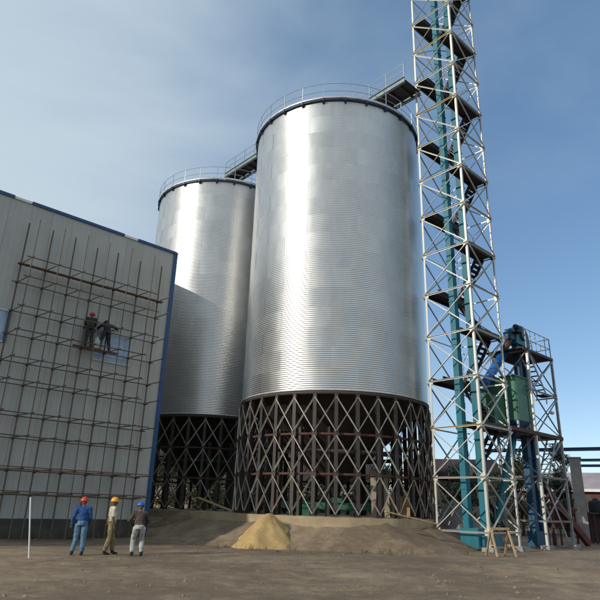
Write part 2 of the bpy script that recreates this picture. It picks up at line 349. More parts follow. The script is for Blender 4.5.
# concrete slab carrying both silos
d12 = (C2-C1).normalized(); n12 = Vector((d12.y, -d12.x, 0)); hull = []
RS = SR+0.36
a0 = math.atan2(n12.y, n12.x)
for i in range(61): t = a0 - PI*i/60; hull.append(C1 + Vector((math.cos(t), math.sin(t), 0))*RS)
for i in range(61): t = a0 + PI - PI*i/60; hull.append(C2 + Vector((math.cos(t), math.sin(t), 0))*RS)
n = len(hull)
sb = MB().add([(p.x,p.y,-.3) for p in hull]+[(p.x,p.y,Z_BASE) for p in hull], [tuple(range(n,2*n)) if False else tuple(reversed(range(n,2*n)))]+[((i+1)%n,i,n+i,n+(i+1)%n) for i in range(n)])
tag(sb.build('silo_slab', 'concrete'), kind='structure')
# earth banked up against the slab
bk = MB(); r5 = random.Random(12); cen = (C1+C2)/2; nb = 9; vs = []
for i, p in enumerate(hull):
    c0 = C1 if (p-C1).length < (p-C2).length else C2; o = (p-c0); o.z = 0; o.normalize()
    lo = r5.uniform(-.10,.06) + .10*math.sin(i*.37)
    for k in range(nb+1):
        f = k/nb; d = -.15 + (2.3+.5*math.sin(i*.21+1))*f
        z = (.97+lo)*(1-f)**1.15 + (r5.uniform(-.035,.035) if 0 < k < nb else 0) - (.16 if k == nb else 0)
        q = p + o*d; vs.append((q.x, q.y, z))
m_ = len(hull); fs = [(i*(nb+1)+k, ((i+1)%m_)*(nb+1)+k, ((i+1)%m_)*(nb+1)+k+1, i*(nb+1)+k+1) for i in range(m_) for k in range(nb)]
tag(bk.add(vs, fs).build('earth_bank', 'dirt', None, True), kind='structure')

# ------------------------------------------------------------------ catwalks
def catwalk(label, P, Q, z, w, cut=None):
    d = Vector((Q.x-P.x, Q.y-P.y, 0)); L = d.length; c = thing('catwalk', label, 'catwalk', (P.x,P.y,z), math.atan2(d.y,d.x), 'roof catwalks')
    MB().box(0,L,-w/2+.09,w/2-.09,-.03,0.0).build('deck', 'plate', c)
    for s in (-1,1):
        y = s*w/2
        MB().box(0,L,y-.085,y+.085,-.24,-.22).box(0,L,y-.01,y+.01,-.22,.10).box(0,L,y-.085,y+.085,.10,.12).build('side_beam', 'walk', c)
        for k in range(int(L/1.2)+1): x = .03+k*(L-.06)/int(L/1.2); MB().bar((x,y,.12),(x,y,1.15),.045).build('rail_post', 'rail', c)
        for zz in (.62,1.15): MB().tube([(0,y,zz),(L,y,zz)], .022, 6).build('guard_rail', 'rail', c)
    k = 0.4
    while k < L: MB().box(k-.05,k+.05,-w/2+.012,w/2-.012,-.20,-.032).build('joist', 'plate', c); k += 0.75
    return c
TC = Vector((8.66, 28.69, 0))                                     # lattice tower centre
ZW = 26.43
pA = TC + u*(-1.95) + v*6.6; pB = TC + u*(-1.95) + v*1.15
catwalk('steel catwalk seen from below, from the front silo roof to the tall tower', pA, pB, ZW-.5, 1.6)
catwalk('steel catwalk with railing between the two silo roofs', C1 + (C2-C1)*.05, C2 + (C1-C2)*.03, Z_EAVE+ROOF_H+.25, 1.2)

# ------------------------------------------------------------------ tall elevator tower
S = 1.37; P = 2.335
LV = [ZW + P*3 - P*k for k in range(15)]                          # k=3 is the catwalk level
T1 = thing('lattice_tower', 'tall pale steel lattice tower with zigzag stairs beside the front silo', 'tower', (TC.x,TC.y,0), TH)
cor = {'B':(-S,-S),'C':(S,-S),'D':(S,S),'A':(-S,S)}
def P3(c, z): return Vector((cor[c][0], cor[c][1], z))
for c in 'ABCD':
    lg = MB(); x, y = cor[c]; sx = -1 if x > 0 else 1; sy = -1 if y > 0 else 1; w = .115; t = .022
    lg.add([(x,y,-.2),(x+sx*w,y,-.2),(x+sx*w,y+sy*t,-.2),(x+sx*t,y+sy*t,-.2),(x+sx*t,y+sy*w,-.2),(x,y+sy*w,-.2)]+[(x,y,LV[0]+.1),(x+sx*w,y,LV[0]+.1),(x+sx*w,y+sy*t,LV[0]+.1),(x+sx*t,y+sy*t,LV[0]+.1),(x+sx*t,y+sy*w,LV[0]+.1),(x,y+sy*w,LV[0]+.1)],
           [(0,1,2,3,4,5),(6,7,8,9,10,11)]+[(i,(i+1)%6,6+(i+1)%6,6+i) for i in range(6)])
    lg.build('leg', 'tower', T1)
    MB().box(x-.28,x+.28,y-.28,y+.28,-.3,.16).build('footing', 'concrete2', T1)
faces = [('A','B'),('B','C'),('C','D'),('D','A')]
for a, b in faces:
    oa = Vector((cor[a][0]+cor[b][0], cor[a][1]+cor[b][1], 0)).normalized()
    for k, z in enumerate(LV):
        if z < .5: continue
        o = oa*0.04
        mt = 'tower'
        if a+b == 'AB' and k in (2, 4, 12): mt = 'yellow'
        MB().angle(P3(a,z)+o, P3(b,z)+o, .072, .014, up=oa).build('horizontal_strut', mt, T1)
        for c in (a, b):
            e = P3(c,z)+oa*.012 + (P3(b,z)-P3(a,z)).normalized()*(.11 if c == a else -.11)
            dxy = (P3(b,z)-P3(a,z)).normalized(); q = MB().bar(e-dxy*.12, e+dxy*.12, .012, .26, up=(0,0,1)); q.build('gusset_plate', 'tower', T1)
        if k+1 < len(LV):
            z2 = LV[k+1]
            MB().angle(P3(a,z-.05)+oa*.055, P3(b,z2+.05)+oa*.055, .056, .012, up=oa).build('diagonal_brace', 'tower', T1)
            MB().angle(P3(b,z-.05)+oa*.095, P3(a,z2+.05)+oa*.095, .056, .012, up=oa).build('diagonal_brace', 'tower', T1)
TREAD = one(MB().box(-.30,.30,-.12,.12,-.02,.02), 'stair_tread', 'plate')
for k, z in enumerate(LV[:-1]):
    odd = (k % 2 == 1)                       # catwalk level k=3 is an A-D landing
    y0, y1 = ((.55, S-.06) if odd else (-S+.06, -.55))
    MB().box(-S+.06,S-.06,y0,y1,z+.052,z+.08).box(-S+.06,S-.06,y0,y0+.05,z-.10,z+.22).box(-S+.06,S-.06,y1-.05,y1,z-.10,z+.22).build('landing', 'plate', T1)
    # flight from this landing down to the next one
    za, zb = z+.06, LV[k+1]+.06
    ya, yb = ((.72,-.72) if odd else (-.72,.72))
    xx = .98
    for s in (-1,1): MB().bar((xx+s*.32,ya,za-.05),(xx+s*.32,yb,zb-.05),.03,.18).build('stringer', 'plate', T1)
    for i in range(1,10):
        f = i/10; inst('stair_tread', TREAD, T1, (xx, ya+(yb-ya)*f, za+(zb-za)*f))
    MB().tube([(xx-.32,ya,za+.95),(xx-.32,yb,zb+.95)], .018, 6).build('handrail', 'tower2', T1)
    for f in (.1,.5,.9): MB().bar((xx-.32,ya+(yb-ya)*f,za+(zb-za)*f),(xx-.32,ya+(yb-ya)*f,za+(zb-za)*f+.95),.025).build('handrail_post', 'tower2', T1)
# bucket elevator inside it
E1 = thing('bucket_elevator', 'teal twin trunk bucket elevator rising inside the tall tower', 'elevator', (TC.x,TC.y,0), TH)
for x, y in ((-.74, .05), (.02, -.4)):
    tr = MB().box(x-.18,x+.18,y-.15,y+.15,.9,36.5).build('trunk', 'teal', E1)
    z = 2.6
    while z < 36:
        MB().box(x-.215,x+.215,y-.185,y+.185,z-.02,z+.02).build('flange', 'teal', tr); z += 2.335
    for zz in [1.9+2.335*i for i in range(14)]:
        MB().box(x+.18,x+.36,y-.06,y+.06,zz-.05,zz+.02).box(x+.30,x+.38,y-.05,y+.05,zz-.14,zz+.14).build('clip', 'bolt', tr)
MB().box(-1.05,.4,-.62,.30,.05,.9).box(-.8,.85,-.75,.2,.15,.6).build('boot', 'teal', E1)
MB().lathe([(.02,-.3),(.62,-.3),(.62,.3),(.02,.3)], 20).build('head', 'teal', E1, loc=(-.1,0,36.9)).rotation_euler = (R(90),0,0)

# ------------------------------------------------------------------ short tower, second elevator, cleaner
X0, X1, Y0, Y1 = 4.05, 7.05, -1.37, 0.75
T2 = thing('lattice_tower', 'short grey lattice tower with railed top platform right of the tall tower', 'tower', (TC.x,TC.y,0), TH)
ZT = 8.46+1.6
lv2 = [ZT, ZT-2.2, 3.95+1.6, 3.4, 1.25]
cc = [(X0,Y0),(X1,Y0),(X1,Y1),(X0,Y1)]
for i,(x,y) in enumerate(cc):
    MB().angle((x,y,-.2),(x,y,ZT),.12,.018,up=(1,0,0)).build('leg','tower' if i == 0 else 'tower2',T2)
    MB().box(x-.25,x+.25,y-.25,y+.25,-.3,.14).build('footing','concrete2',T2)
    if i != 3: MB().bar((x,y,ZT+.06),(x,y,ZT+1.25),.05).build('rail_post','tower2',T2)
for i in range(4):
    a = cc[i]; b = cc[(i+1)%4]; nrm = Vector(((a[0]+b[0])/2-(X0+X1)/2, (a[1]+b[1])/2-(Y0+Y1)/2, 0)).normalized()
    for k, z in enumerate(lv2):
        MB().angle(Vector((*a,z))+nrm*.06, Vector((*b,z))+nrm*.06, .08,.014,up=nrm).build('horizontal_strut','tower2',T2)
        z2 = lv2[k+1] if k+1 < len(lv2) else None
        if z2:
            MB().angle(Vector((*a,z-.05))+nrm*.075, Vector((*b,z2+.05))+nrm*.075, .055,.012,up=nrm).build('diagonal_brace','tower2',T2)
            MB().angle(Vector((*b,z-.05))+nrm*.105, Vector((*a,z2+.05))+nrm*.105, .055,.012,up=nrm).build('diagonal_brace','tower2',T2)
MB().box(X0-.55,X1+.08,Y0-.08,Y1+.08,ZT+.045,ZT+.10).box(X0-.55,X1+.08,Y0-.08,Y0-.03,ZT-.06,ZT+.045).build('top_platform','plate',T2)
for (a,b) in ((0,1),(1,2)):
    a = Vector((*cc[a],0)); b = Vector((*cc[b],0)); m = 5 if (b-a).length > 2.5 else 4
    for k in range(1,m): p = a+(b-a)*k/m; MB().bar((p.x,p.y,ZT+.10),(p.x,p.y,ZT+1.25),.035).build('rail_post','tower2',T2)
    for zz in (.65,1.25): MB().tube([a+Vector((0,0,ZT+zz)), b+Vector((0,0,ZT+zz))], .022, 6).build('guard_rail','tower2',T2)
MB().box(1.42,X1+.05,Y0-.05,Y1,lv2[2]+.045,lv2[2]+.09).box(1.42,X1+.05,Y0-.13,Y0-.05,lv2[2]-.08,lv2[2]+.10).build('middle_platform','rusty_plate',T2)
MB().box(6.1,X1-.08,Y0+.05,Y0+.75,ZT-2.15,ZT-2.10).build('landing','plate',T2)
MB().bar((6.5,Y0+.3,ZT-2.6),(6.5,Y0+.3,ZT-2.2),.06).ell((6.62,Y0+.12,ZT-3.1),(.13,.13,.10)).build('floodlight','white',T2)
for k in range(2):
    za = ZT-2.12-0*k; ya = Y0+.4
pts = [((6.9,Y1-.4,lv2[2]+.1),(5.4,Y1-.4,ZT-2.1+.1)),((6.2,Y0+.4,ZT-2.1),(4.6,Y0+.4,ZT)),((6.8,Y0+.4,.3),(5.0,Y0+.4,3.0)),((5.0,Y0+.4,3.0),(6.8,Y0+.4,lv2[2]))]
for p, q in pts:
    p = Vector(p); q = Vector(q)
    for s in (-.25,.25): MB().bar(p+Vector((0,s,0)), q+Vector((0,s,0)), .03,.14).build('stringer','tower2',T2)
    for i in range(1,9): e = p+(q-p)*i/9; MB().box(e.x-.1,e.x+.1,e.y-.24,e.y+.24,e.z-.015,e.z+.015).build('stair_tread','plate',T2)
E2 = thing('bucket_elevator', 'dark blue bucket elevator with round teal head inside the short tower', 'elevator', (TC.x,TC.y,0), TH)
for x, m in ((4.95,'navy'),(5.75,'navy')):
    tr = MB().box(x-.19,x+.19,-.5,-.18,.7,10.9).build('trunk', m, E2)
    for z in (2.2,4.4,6.6,8.8): MB().box(x-.24,x+.24,-.55,-.13,z-.02,z+.02).build('flange', m, tr)
MB().box(4.6,6.1,-.6,-.08,.02,.75).build('boot','navy',E2)
hd = MB()
prof = [(-.70,0),(-.70,.35),(-.62,.68),(-.42,.93),(-.15,1.05),(.15,1.05),(.42,.93),(.62,.68),(.70,.35),(.70,0)]
vs = [(5.35+x*1.15, y, 10.72+z*1.12) for y in (-.62,-.06) for x, z in prof]; n = len(prof)
hd.add(vs, [tuple(range(n)), tuple(range(2*n-1,n-1,-1))]+[(i,n+i,n+(i+1)%n,(i+1)%n) for i in range(n)])
h = hd.build('head','teal',E2)
MB().lathe([(.02,-.06),(.34,-.06),(.34,.06),(.02,.06)],18).build('pulley_guard','navy',h,loc=(5.35,-.68,11.35)).rotation_euler = (R(90),0,0)
MB().box(4.0,4.62,-.56,-.12,10.9,11.32).box(4.1,4.5,-.50,-.18,11.32,11.5).build('spout_box','navy',h)
mo = MB().tube([(4.15,-.82,11.55),(4.55,-.82,11.55)],.15,12).tube([(4.05,-.82,11.55),(4.15,-.82,11.55)],.12,12).box(4.2,4.5,-.95,-.7,11.30,11.42).build('motor','bolt',E2)
MB().box(4.1,4.65,-.97,-.57,11.24,11.30).build('motor_bracket','bolt',E2)
# blue spout from the head to the cleaner
sp = thing('spout_pipe', 'bright blue slanted spout pipe between elevator head and green cleaner', 'pipe', (TC.x,TC.y,0), TH)
a = Vector((4.25,-.34,10.95)); b = Vector((3.9,-.02,10.0)); c = Vector((1.95,.2,7.95))
MB().tube([a,b],[.2,.17],12).build('chute','rust',sp,True)
bp = MB().tube([b,c],.25,16).build('pipe','blue',sp,True)
dd = (c-b).normalized()
for f in (.02,.97): e = b+(c-b)*f; MB().tube([e-dd*.025,e+dd*.025],.30,16).build('flange','blue',bp)
MB().tube([c,c+Vector((-.12,.0,-.22)),c+Vector((-.12,0,-.5))],[.22,.22,.22],12).build('elbow','navy',sp,True)
# green cleaner box with funnel
gc = thing('grain_cleaner', 'green box shaped grain cleaner on the platform between the two towers', 'machine', (TC.x,TC.y,0), TH)
gx0,gx1,gy0,gy1,gz0,gz1 = 2.75,4.15,-1.15,.95,6.15,8.45
MB().box(gx0,gx1,gy0,gy1,gz0,gz1).build('housing','green',gc)
for y in (gy0+.02,(gy0+gy1)/2,gy1-.1): MB().box(gx0-.03,gx0,y,y+.07,gz0,gz1).build('stiffener','green',gc)
for x in (gx0+.05,gx1-.12): MB().box(x,x+.07,gy0-.03,gy0,gz0,gz1).build('stiffener','green',gc)
MB().box(gx0-.06,gx1+.06,gy0-.06,gy1+.06,gz1,gz1+.06).build('lid','green',gc)
for k in range(3): MB().box(gx0-.012,gx0,gy0+.25+k*.62,gy0+.68+k*.62,gz0+.75,gz1-.45).build('access_panel','green',gc)
MB().add([(gx0,gy0,gz0),(gx1,gy0,gz0),(gx1,gy1,gz0),(gx0,gy1,gz0),(3.2,-.65,5.4),(3.6,-.65,5.4),(3.6,-.2,5.4),(3.2,-.2,5.4)],[(0,1,5,4),(1,2,6,5),(2,3,7,6),(3,0,4,7),(4,5,6,7),(3,2,1,0)]).build('funnel','navy',gc)
for x in (gx0+.06,gx1-.06):
    for y in (gy0+.06,gy1-.06): MB().bar((x,y,lv2[2]+.09),(x,y,gz0+.05),.09).build('leg','tower2',gc)
MB().box(1.55,2.70,-.5,.75,lv2[2]+.092,7.35).box(1.6,2.1,-.05,.45,7.35,7.5).build('intake_box','green',gc)
MB().box(4.2,4.62,-1.0,-.2,6.6,8.1).build('control_box','green',gc)
# teal pipe to the elevator boot
tp = thing('feed_pipe', 'teal slanted feed pipe from the cleaner down to the elevator boot', 'pipe', (TC.x,TC.y,0), TH)
a = Vector((3.4,-.42,5.42)); b = Vector((3.2,-.45,5.0)); c = Vector((.75,-.55,1.1))
MB().tube([a,b,c],.2,14).build('pipe','teal',tp,True)
for f in (.3,.65): e = b+(c-b)*f; d_ = (c-b).normalized(); MB().tube([e-d_*.025,e+d_*.025],.26,14).build('flange','teal',tp)

# ------------------------------------------------------------------ cladded building
K = Vector((-7.02, 29.475, 0))                 # its visible corner; local +x runs to the corner, y into the building
BL, BW, ZEV, SLOPE = 34.0, 18.0, 13.2+1.6, 0.36
B = thing('warehouse', 'large pale cladded shed with blue edge trim and scaffolding against its wall', 'building', (K.x,K.y,0), TH)
def cladpanel(w):                              # ribbed sheet 0..w, from z=0 to 1 scaled later
    pr = []; x = 0
    k = 4
    for i in range(k):
        a = w*i/k; q = w/k
        pr += [(a,0),(a+q*.72,0),(a+q*.78,-.012),(a+q*.94,-.012)]
    pr.append((w-.006,0)); return pr
def cladding(w, z0, z1):
    pr = cladpanel(w); b = MB(); n = len(pr)
    b.add([(x,y,z0) for x,y in pr]+[(x,y,z1) for x,y in pr], [(i,i+1,n+i+1,n+i) for i in range(n-1)])
    return one(b,'wall_panel','clad')
ZB = 0.78
WIN = [(-9.75,-7.82),(-4.1,-2.15)]; WZ0, WZ1 = 6.33+1.6, 7.78+1.6
PW = 0.975
cm_full = cladding(PW,ZB,ZEV); cm_low = cladding(PW,ZB,WZ0-.02); cm_top = cladding(PW,WZ1+.02,ZEV)
npan = 34
edges = [-.06-PW*(i+1) for i in range(npan)]
for i, x in enumerate(edges):
    inwin = any(x+PW/2 > a and x+PW/2 < b for a,b in WIN)
    if inwin:
        inst('wall_panel', cm_low, B, (x,0,0)); inst('wall_panel', cm_top, B, (x,0,0))
    else: inst('wall_panel', cm_full, B, (x,0,0))
WI = []
for a,b in WIN:
    xs_ = [x for x in edges if a < x+PW/2 < b]; WI.append((min(xs_), max(xs_)+PW))
ba = MB().box(-BL,-.02,.03,BW,.0,ZEV-.05)
# solid body with openings left shallow behind windows
ba.build('wall_core','clad',B)
MB().add([(-.02,.03,ZEV-.05),(-.02,BW,ZEV-.05),(-.02,BW/2,ZEV+SLOPE*BW/2-.05),(-.06,.03,ZEV-.05),(-.06,BW,ZEV-.05),(-.06,BW/2,ZEV+SLOPE*BW/2-.05)],[(0,1,2),(5,4,3),(0,2,5,3),(2,1,4,5)]).build('gable_wall','clad',B)
zr = ZEV+SLOPE*BW/2
MB().add([(-BL,-.02,ZEV),(.12,-.02,ZEV),(.12,BW/2,zr),(-BL,BW/2,zr),(-BL,-.02,ZEV-.04),(.12,-.02,ZEV-.04),(.12,BW/2,zr-.04),(-BL,BW/2,zr-.04)],[(0,1,2,3),(7,6,5,4),(0,4,5,1),(1,5,6,2),(3,2,6,7)]).build('roof_slope','shed_roof',B)
MB().add([(-BL,BW+.02,ZEV),(.12,BW+.02,ZEV),(.12,BW/2,zr),(-BL,BW/2,zr),(-BL,BW+.02,ZEV-.04),(.12,BW+.02,ZEV-.04),(.12,BW/2,zr-.04),(-BL,BW/2,zr-.04)],[(3,2,1,0),(4,5,6,7),(1,5,4,0),(2,6,5,1)]).build('roof_slope','shed_roof',B)
MB().box(-BL,.0,-.06,.02,0,ZB).build('base_wall','brick',B)
MB().box(-.03,.035,-.06,.30,ZB-.5,ZEV+.02).box(-.19,-.03,-.06,-.032,ZB-.5,ZEV+.02).build('corner_trim','trim',B)
segs = [(-34,-26),(-26,-17.6),(-17.55,-8.72),(-7.93,-3.2),(-2.42,-.03)]
for a,b in segs: MB().box(a,b-.01,-.075,-.034,ZEV-.10,ZEV+.03).box(a,b-.01,-.075,.03,ZEV+.03,ZEV+.045).build('eave_trim','trim',B)
for a,b in ((-8.72,-7.94),(-3.2,-2.43)): MB().box(a,b-.01,-.06,-.034,ZEV-.10,ZEV+.02).build('eave_trim_primer','white',B)
for k,(a,b) in enumerate(WI):
    w = MB().box(a,b,-.015,.0,WZ0,WZ1).build('window','wframe_l',B)
    m = 3
    for i in range(m):
        xa = a+.06+(b-a-.12)*i/m; xb = a+.06+(b-a-.12)*(i+1)/m
        MB().box(xa+.03,xb-.03,-.022,-.017,WZ0+.08,WZ1-.08).build('pane','glass',w)
    f = .06
    MB().box(a,b,-.06,-.016,WZ0-.02,WZ0+f).build('sill','wframe_l',w); MB().box(a,b,-.06,-.016,WZ1-f,WZ1+.02).build('head_frame','wframe_l',w)
    MB().box(b-.10,b+.02,-.07,-.0165,WZ0-.02,WZ1+.02).build('jamb','wframe' if k == 0 else 'wframe_l',w)

# ------------------------------------------------------------------ scaffold
SC = thing('scaffold', 'tube and plank scaffold standing against the pale cladded wall', 'scaffold', (K.x,K.y,0), TH)
lev = [9.95,9.05,7.71,6.66,5.49,4.56,3.25,2.34,1.04,.11]; lev = [z+1.6 for z in lev]
wt = [-7.95,-6.85,-5.73,-4.62,-3.48,-2.21,-1.01]; ft = [-7.82,-6.62,-5.51,-4.47,-3.27,-2.02]
rs = random.Random(5)
for x in wt:
    dx = rs.uniform(-.05,.05)
    p = MB().tube([(x+dx,-.3,0),(x,-.3,8),(x+rs.uniform(-.03,.03),-.3,13.55+rs.uniform(-.1,.1))],.036,8).build('standard','tube',SC)
    for z in lev: MB().box(x-.055,x+.055,-.36,-.24,z-.05,z+.05).build('coupler','bolt',p)
for x in ft:
    dx = rs.uniform(-.06,.06)
    MB().tube([(x+dx,-1.35,0),(x,-1.35,8),(x+rs.uniform(-.04,.04),-1.35,13.55+rs.uniform(-.12,.12))],.024,8).build('standard','tube',SC)
for z in lev:
    MB().tube([(-8.1+rs.uniform(-.1,.1),-.36,z),(-.85,-.36,z+rs.uniform(-.04,.04))],.026,6).build('ledger','tube',SC)
    MB().tube([(-8.0+rs.uniform(-.1,.1),-1.405,z+.02),(-1.85+rs.uniform(0,.7),-1.405,z+.02+rs.uniform(-.04,.04))],.024,6).build('ledger','tube',SC)
    for i, x in enumerate(wt):
        x2 = ft[i] if i < 6 else -.9
        MB().tube([(x+.05,-.12,z+.055),(x2+.05,-1.5,z+.075)],.023,6).build('transom','tube',SC)
for k, (xa, xb) in enumerate(((-8.1,-3.7),(-4.0,-.8))):
    for j in range(1): MB().box(xa,xb,-.58-.27*j,-.34-.27*j,lev[0]-.07+.03*k,lev[0]-.03+.03*k).build('plank','plank',SC)
MB().box(-5.1,-2.9,-.68,-.44,lev[3]+.022,lev[3]+.062).build('plank','plank',SC)
for z in (lev[8],lev[9]): MB().box(-7.9,-1.0,-1.40,-1.30,z+.10,z+.14).build('plank','plank',SC)

# ------------------------------------------------------------------ people
FOLD = bpy.data.textures.new('cloth_folds','CLOUDS'); FOLD.noise_scale = .11; FOLD.noise_depth = 2
def person(name_label, loc, rz, shirt, trousers, hat, pose, hatname):
    o = thing('person', name_label, 'person', loc, rz, 'workers in hard hats')
    J = pose
    def remesh(ob, vox, fold=0):
        m = ob.modifiers.new('remesh','REMESH'); m.mode = 'VOXEL'; m.voxel_size = vox; m.use_smooth_shade = True
        s = ob.modifiers.new('smooth','SMOOTH'); s.iterations = 4; s.factor = .5
        if fold: dm = ob.modifiers.new('folds','DISPLACE'); dm.texture = FOLD; dm.strength = fold; dm.mid_level = .3; dm.texture_coords = 'LOCAL'
    hp, ch, nk, hc = [Vector(J[k]) for k in ('hip','chest','neck','head')]
    b = MB()
    b.tube([hp,hp+(ch-hp)*.5,ch],[.13,.12,.14],10); b.tube([ch,nk,hc],[.07,.055,.055],8)
    b.ell(hc,(.078,.098,.118),14,10)
    fw = Vector(J.get('face',(0,1,0))).normalized(); side = fw.cross(Vector((0,0,1))).normalized()
    b.ell(hc+fw*.10+Vector((0,0,-.015)),(.016,.022,.026),8,6)
    b.ell(hc+fw*.082+Vector((0,0,-.055)),(.028,.018,.012),8,6)
    for s in (-1,1):
        b.ell(hc+side*s*.080,(.013,.024,.034),8,6)
        b.ell(hc+fw*.088+side*s*.032+Vector((0,0,.012)),(.012,.008,.008),6,4)
    for s in 'LR':
        sh, el, wr = [Vector(J[k+s]) for k in ('shoulder','elbow','wrist')]
        b.tube([sh,el],[.052,.042],8); b.tube([el,wr],[.042,.028],8)
        d = (wr-el).normalized(); pa = wr+d*.05; sd_ = d.cross(Vector((0,0,1)));
        sd_ = Vector((1,0,0)) if sd_.length < .1 else sd_.normalized()
        b.ell(wr+d*.045,(.030,.030,.05),8,6, d.to_track_quat('Z','Y').to_matrix())
        cu = sd_.cross(d).normalized()
        for i in range(4):
            o_ = sd_*(-.03+.02*i); L = (.07,.082,.078,.06)[i]
            b.tube([pa+o_+d*.02, pa+o_*1.1+d*(.02+L*.55)+cu*.008, pa+o_*1.1+d*(.02+L)+cu*.03],[.0105,.0095,.008],6)
        b.tube([wr+d*.03-sd_*.025, wr+d*.06-sd_*.055, wr+d*.09-sd_*.055+cu*.012],[.012,.011,.009],6)
        hj, kn, an = [Vector(J[k+s]) for k in ('hipj','knee','ankle')]
        b.tube([hj,kn],[.082,.055],8); b.tube([kn,an],[.055,.038],8); b.tube([an,an+Vector((0,0,-.05))],[.04,.04],8)
    ob = b.build('body','skin',o,True); remesh(ob,.011)
    t = MB(); t.tube([hp+Vector((0,0,-.02)),hp+(ch-hp)*.5,ch,ch+(nk-ch)*.55],[.155,.135,.14,.08],12)
    sL, sR = Vector(J['shoulderL']), Vector(J['shoulderR']); t.tube([sL,ch+(nk-ch)*.55,sR],[.072,.09,.072],10); t.ell(sL,(.074,.074,.074)); t.ell(sR,(.074,.074,.074)); t.ell(ch+(nk-ch)*.2,(.19,.12,.14)); t.ell(hp+(ch-hp)*.4,(.175,.125,.2))
    for s in 'LR':
        sh, el, wr = [Vector(J[k+s]) for k in ('shoulder','elbow','wrist')]
        e2 = el if J.get('short') else wr-(wr-el)*.08
        t.tube([sh,el,e2] if not J.get('short') else [sh,el+(sh-el)*.12],[.075,.062,.05] if not J.get('short') else [.075,.066],10)
    so_ = t.build('shirt',shirt,o,True); remesh(so_,.012,.04)
    t = MB(); t.tube([hp+Vector((0,0,.06)),hp+Vector((0,0,-.06))],[.16,.165],12)
    for s in 'LR':
        hj, kn, an = [Vector(J[k+s]) for k in ('hipj','knee','ankle')]; t.tube([hj+Vector((0,0,.02)),kn,an+(kn-an)*.08],[.10,.078,.066],10)
    tr = t.build('trousers',trousers,o,True); remesh(tr,.012,.035)
    for s in 'LR':
        an = Vector(J['ankle'+s]); f = Vector((fw.x,fw.y,0)).normalized()
        q = MB().ell(an+f*.06+Vector((0,0,-.045)),(.05,.05,.045),10,6).ell(an+f*.13+Vector((0,0,-.055)),(.048,.06,.036),10,6).tube([an+Vector((0,0,-.06)),an+Vector((0,0,.06))],.05,10)
        bt = q.build('boot','black',o,True); remesh(bt,.012)
    # hard hat: shell, brim with a peak, ridge
    hm = MB(); pr = [(.124,0),(.123,.03),(.112,.068),(.082,.102),(.04,.12),(.002,.124)]
    hm.lathe(pr,20); up = Vector(J.get('hatup',(0,0,1))).normalized()
    hm.lathe([(.120,.004),(.138,.0),(.138,-.008),(.118,-.006)],20,close=True)
    hm.ell((fw.x*.15,fw.y*.15,0),(.075,.075,.008),12,6)
    hm.tube([(-fw.x*.11,-fw.y*.11,.085),(-fw.x*.05,-fw.y*.05,.128),(fw.x*.05,fw.y*.05,.128),(fw.x*.11,fw.y*.11,.085)],.014,6)
    hh = hm.build(hatname,hat,o,True,loc=hc+up*.035); hh.rotation_euler = up.to_track_quat('Z','Y').to_euler()
    hh.rotation_euler = Vector((0,0,1)).rotation_difference(up).to_euler()
    return o
M['sh_blue'] = cloth('blue_shirt',(0.018,0.075,0.24)); M['tr_blue'] = cloth('blue_trousers',(0.10,0.20,0.30))
M['sh_cream'] = cloth('cream_shirt',(0.62,0.55,0.42)); M['tr_khaki'] = cloth('khaki_trousers',(0.22,0.17,0.09))
M['sh_brown'] = cloth('brown_shirt',(0.075,0.05,0.038)); M['tr_pale'] = cloth('pale_trousers',(0.42,0.42,0.40))
M['sh_dark'] = cloth('dark_green_jacket',(0.035,0.042,0.03)); M['tr_dark'] = cloth('dark_trousers',(0.03,0.03,0.035)); M['sh_black'] = cloth('black_jacket',(0.016,0.018,0.03))
M['hat_red'] = mat('red_plastic',(0.55,0.05,0.03),.5,0,.1,4); M['hat_yel'] = mat('yellow_plastic',(0.75,0.36,0.03),.5,0,.1,4); M['hat_blue'] = mat('blue_plastic',(0.02,0.12,0.5),.5,0,.1,4)
stand = dict(hip=(0,0,.96),chest=(0,.01,1.28),neck=(0,0,1.47),head=(0,.02,1.60),shoulderL=(-.19,0,1.40),shoulderR=(.19,0,1.40),elbowL=(-.25,-.02,1.12),elbowR=(.25,-.02,1.12),wristL=(-.25,.05,.87),wristR=(.25,.05,.87),
    hipjL=(-.095,0,.92),hipjR=(.095,0,.92),kneeL=(-.11,.03,.50),kneeR=(.11,.02,.50),ankleL=(-.13,0,.09),ankleR=(.13,-.02,.09),face=(0,1,0))
def ground_at(az, hd): a = R(az); x, y = hd*math.sin(a), hd*math.cos(a); return (x, y, gz(x,y))
p1 = dict(stand); p1.update(hip=(.03,0,.96),chest=(.015,.02,1.28),elbowL=(-.27,-.05,1.13),wristL=(-.30,.04,.89),elbowR=(.24,.03,1.13),wristR=(.20,.17,.93),kneeL=(-.12,.06,.50),ankleL=(-.18,.02,.09),kneeR=(.12,.0,.50),head=(-.02,.03,1.60),face=(-.35,1,0))
person('worker in blue shirt and red hard hat standing with his back turned', ground_at(-18.95,21.0), R(8), 'sh_blue','tr_blue','hat_red', p1, 'hard_hat')
p2 = dict(stand); p2.update(elbowL=(-.24,.02,1.12),wristL=(-.20,.14,.90),kneeL=(-.10,.12,.52),ankleL=(-.11,.16,.09),ankleR=(.11,-.14,.09),kneeR=(.10,-.02,.50),short=True)
person('worker in cream shirt and yellow hard hat walking past the scaffold', ground_at(-16.45,21.2), R(-62), 'sh_cream','tr_khaki','hat_yel', p2, 'hard_hat')
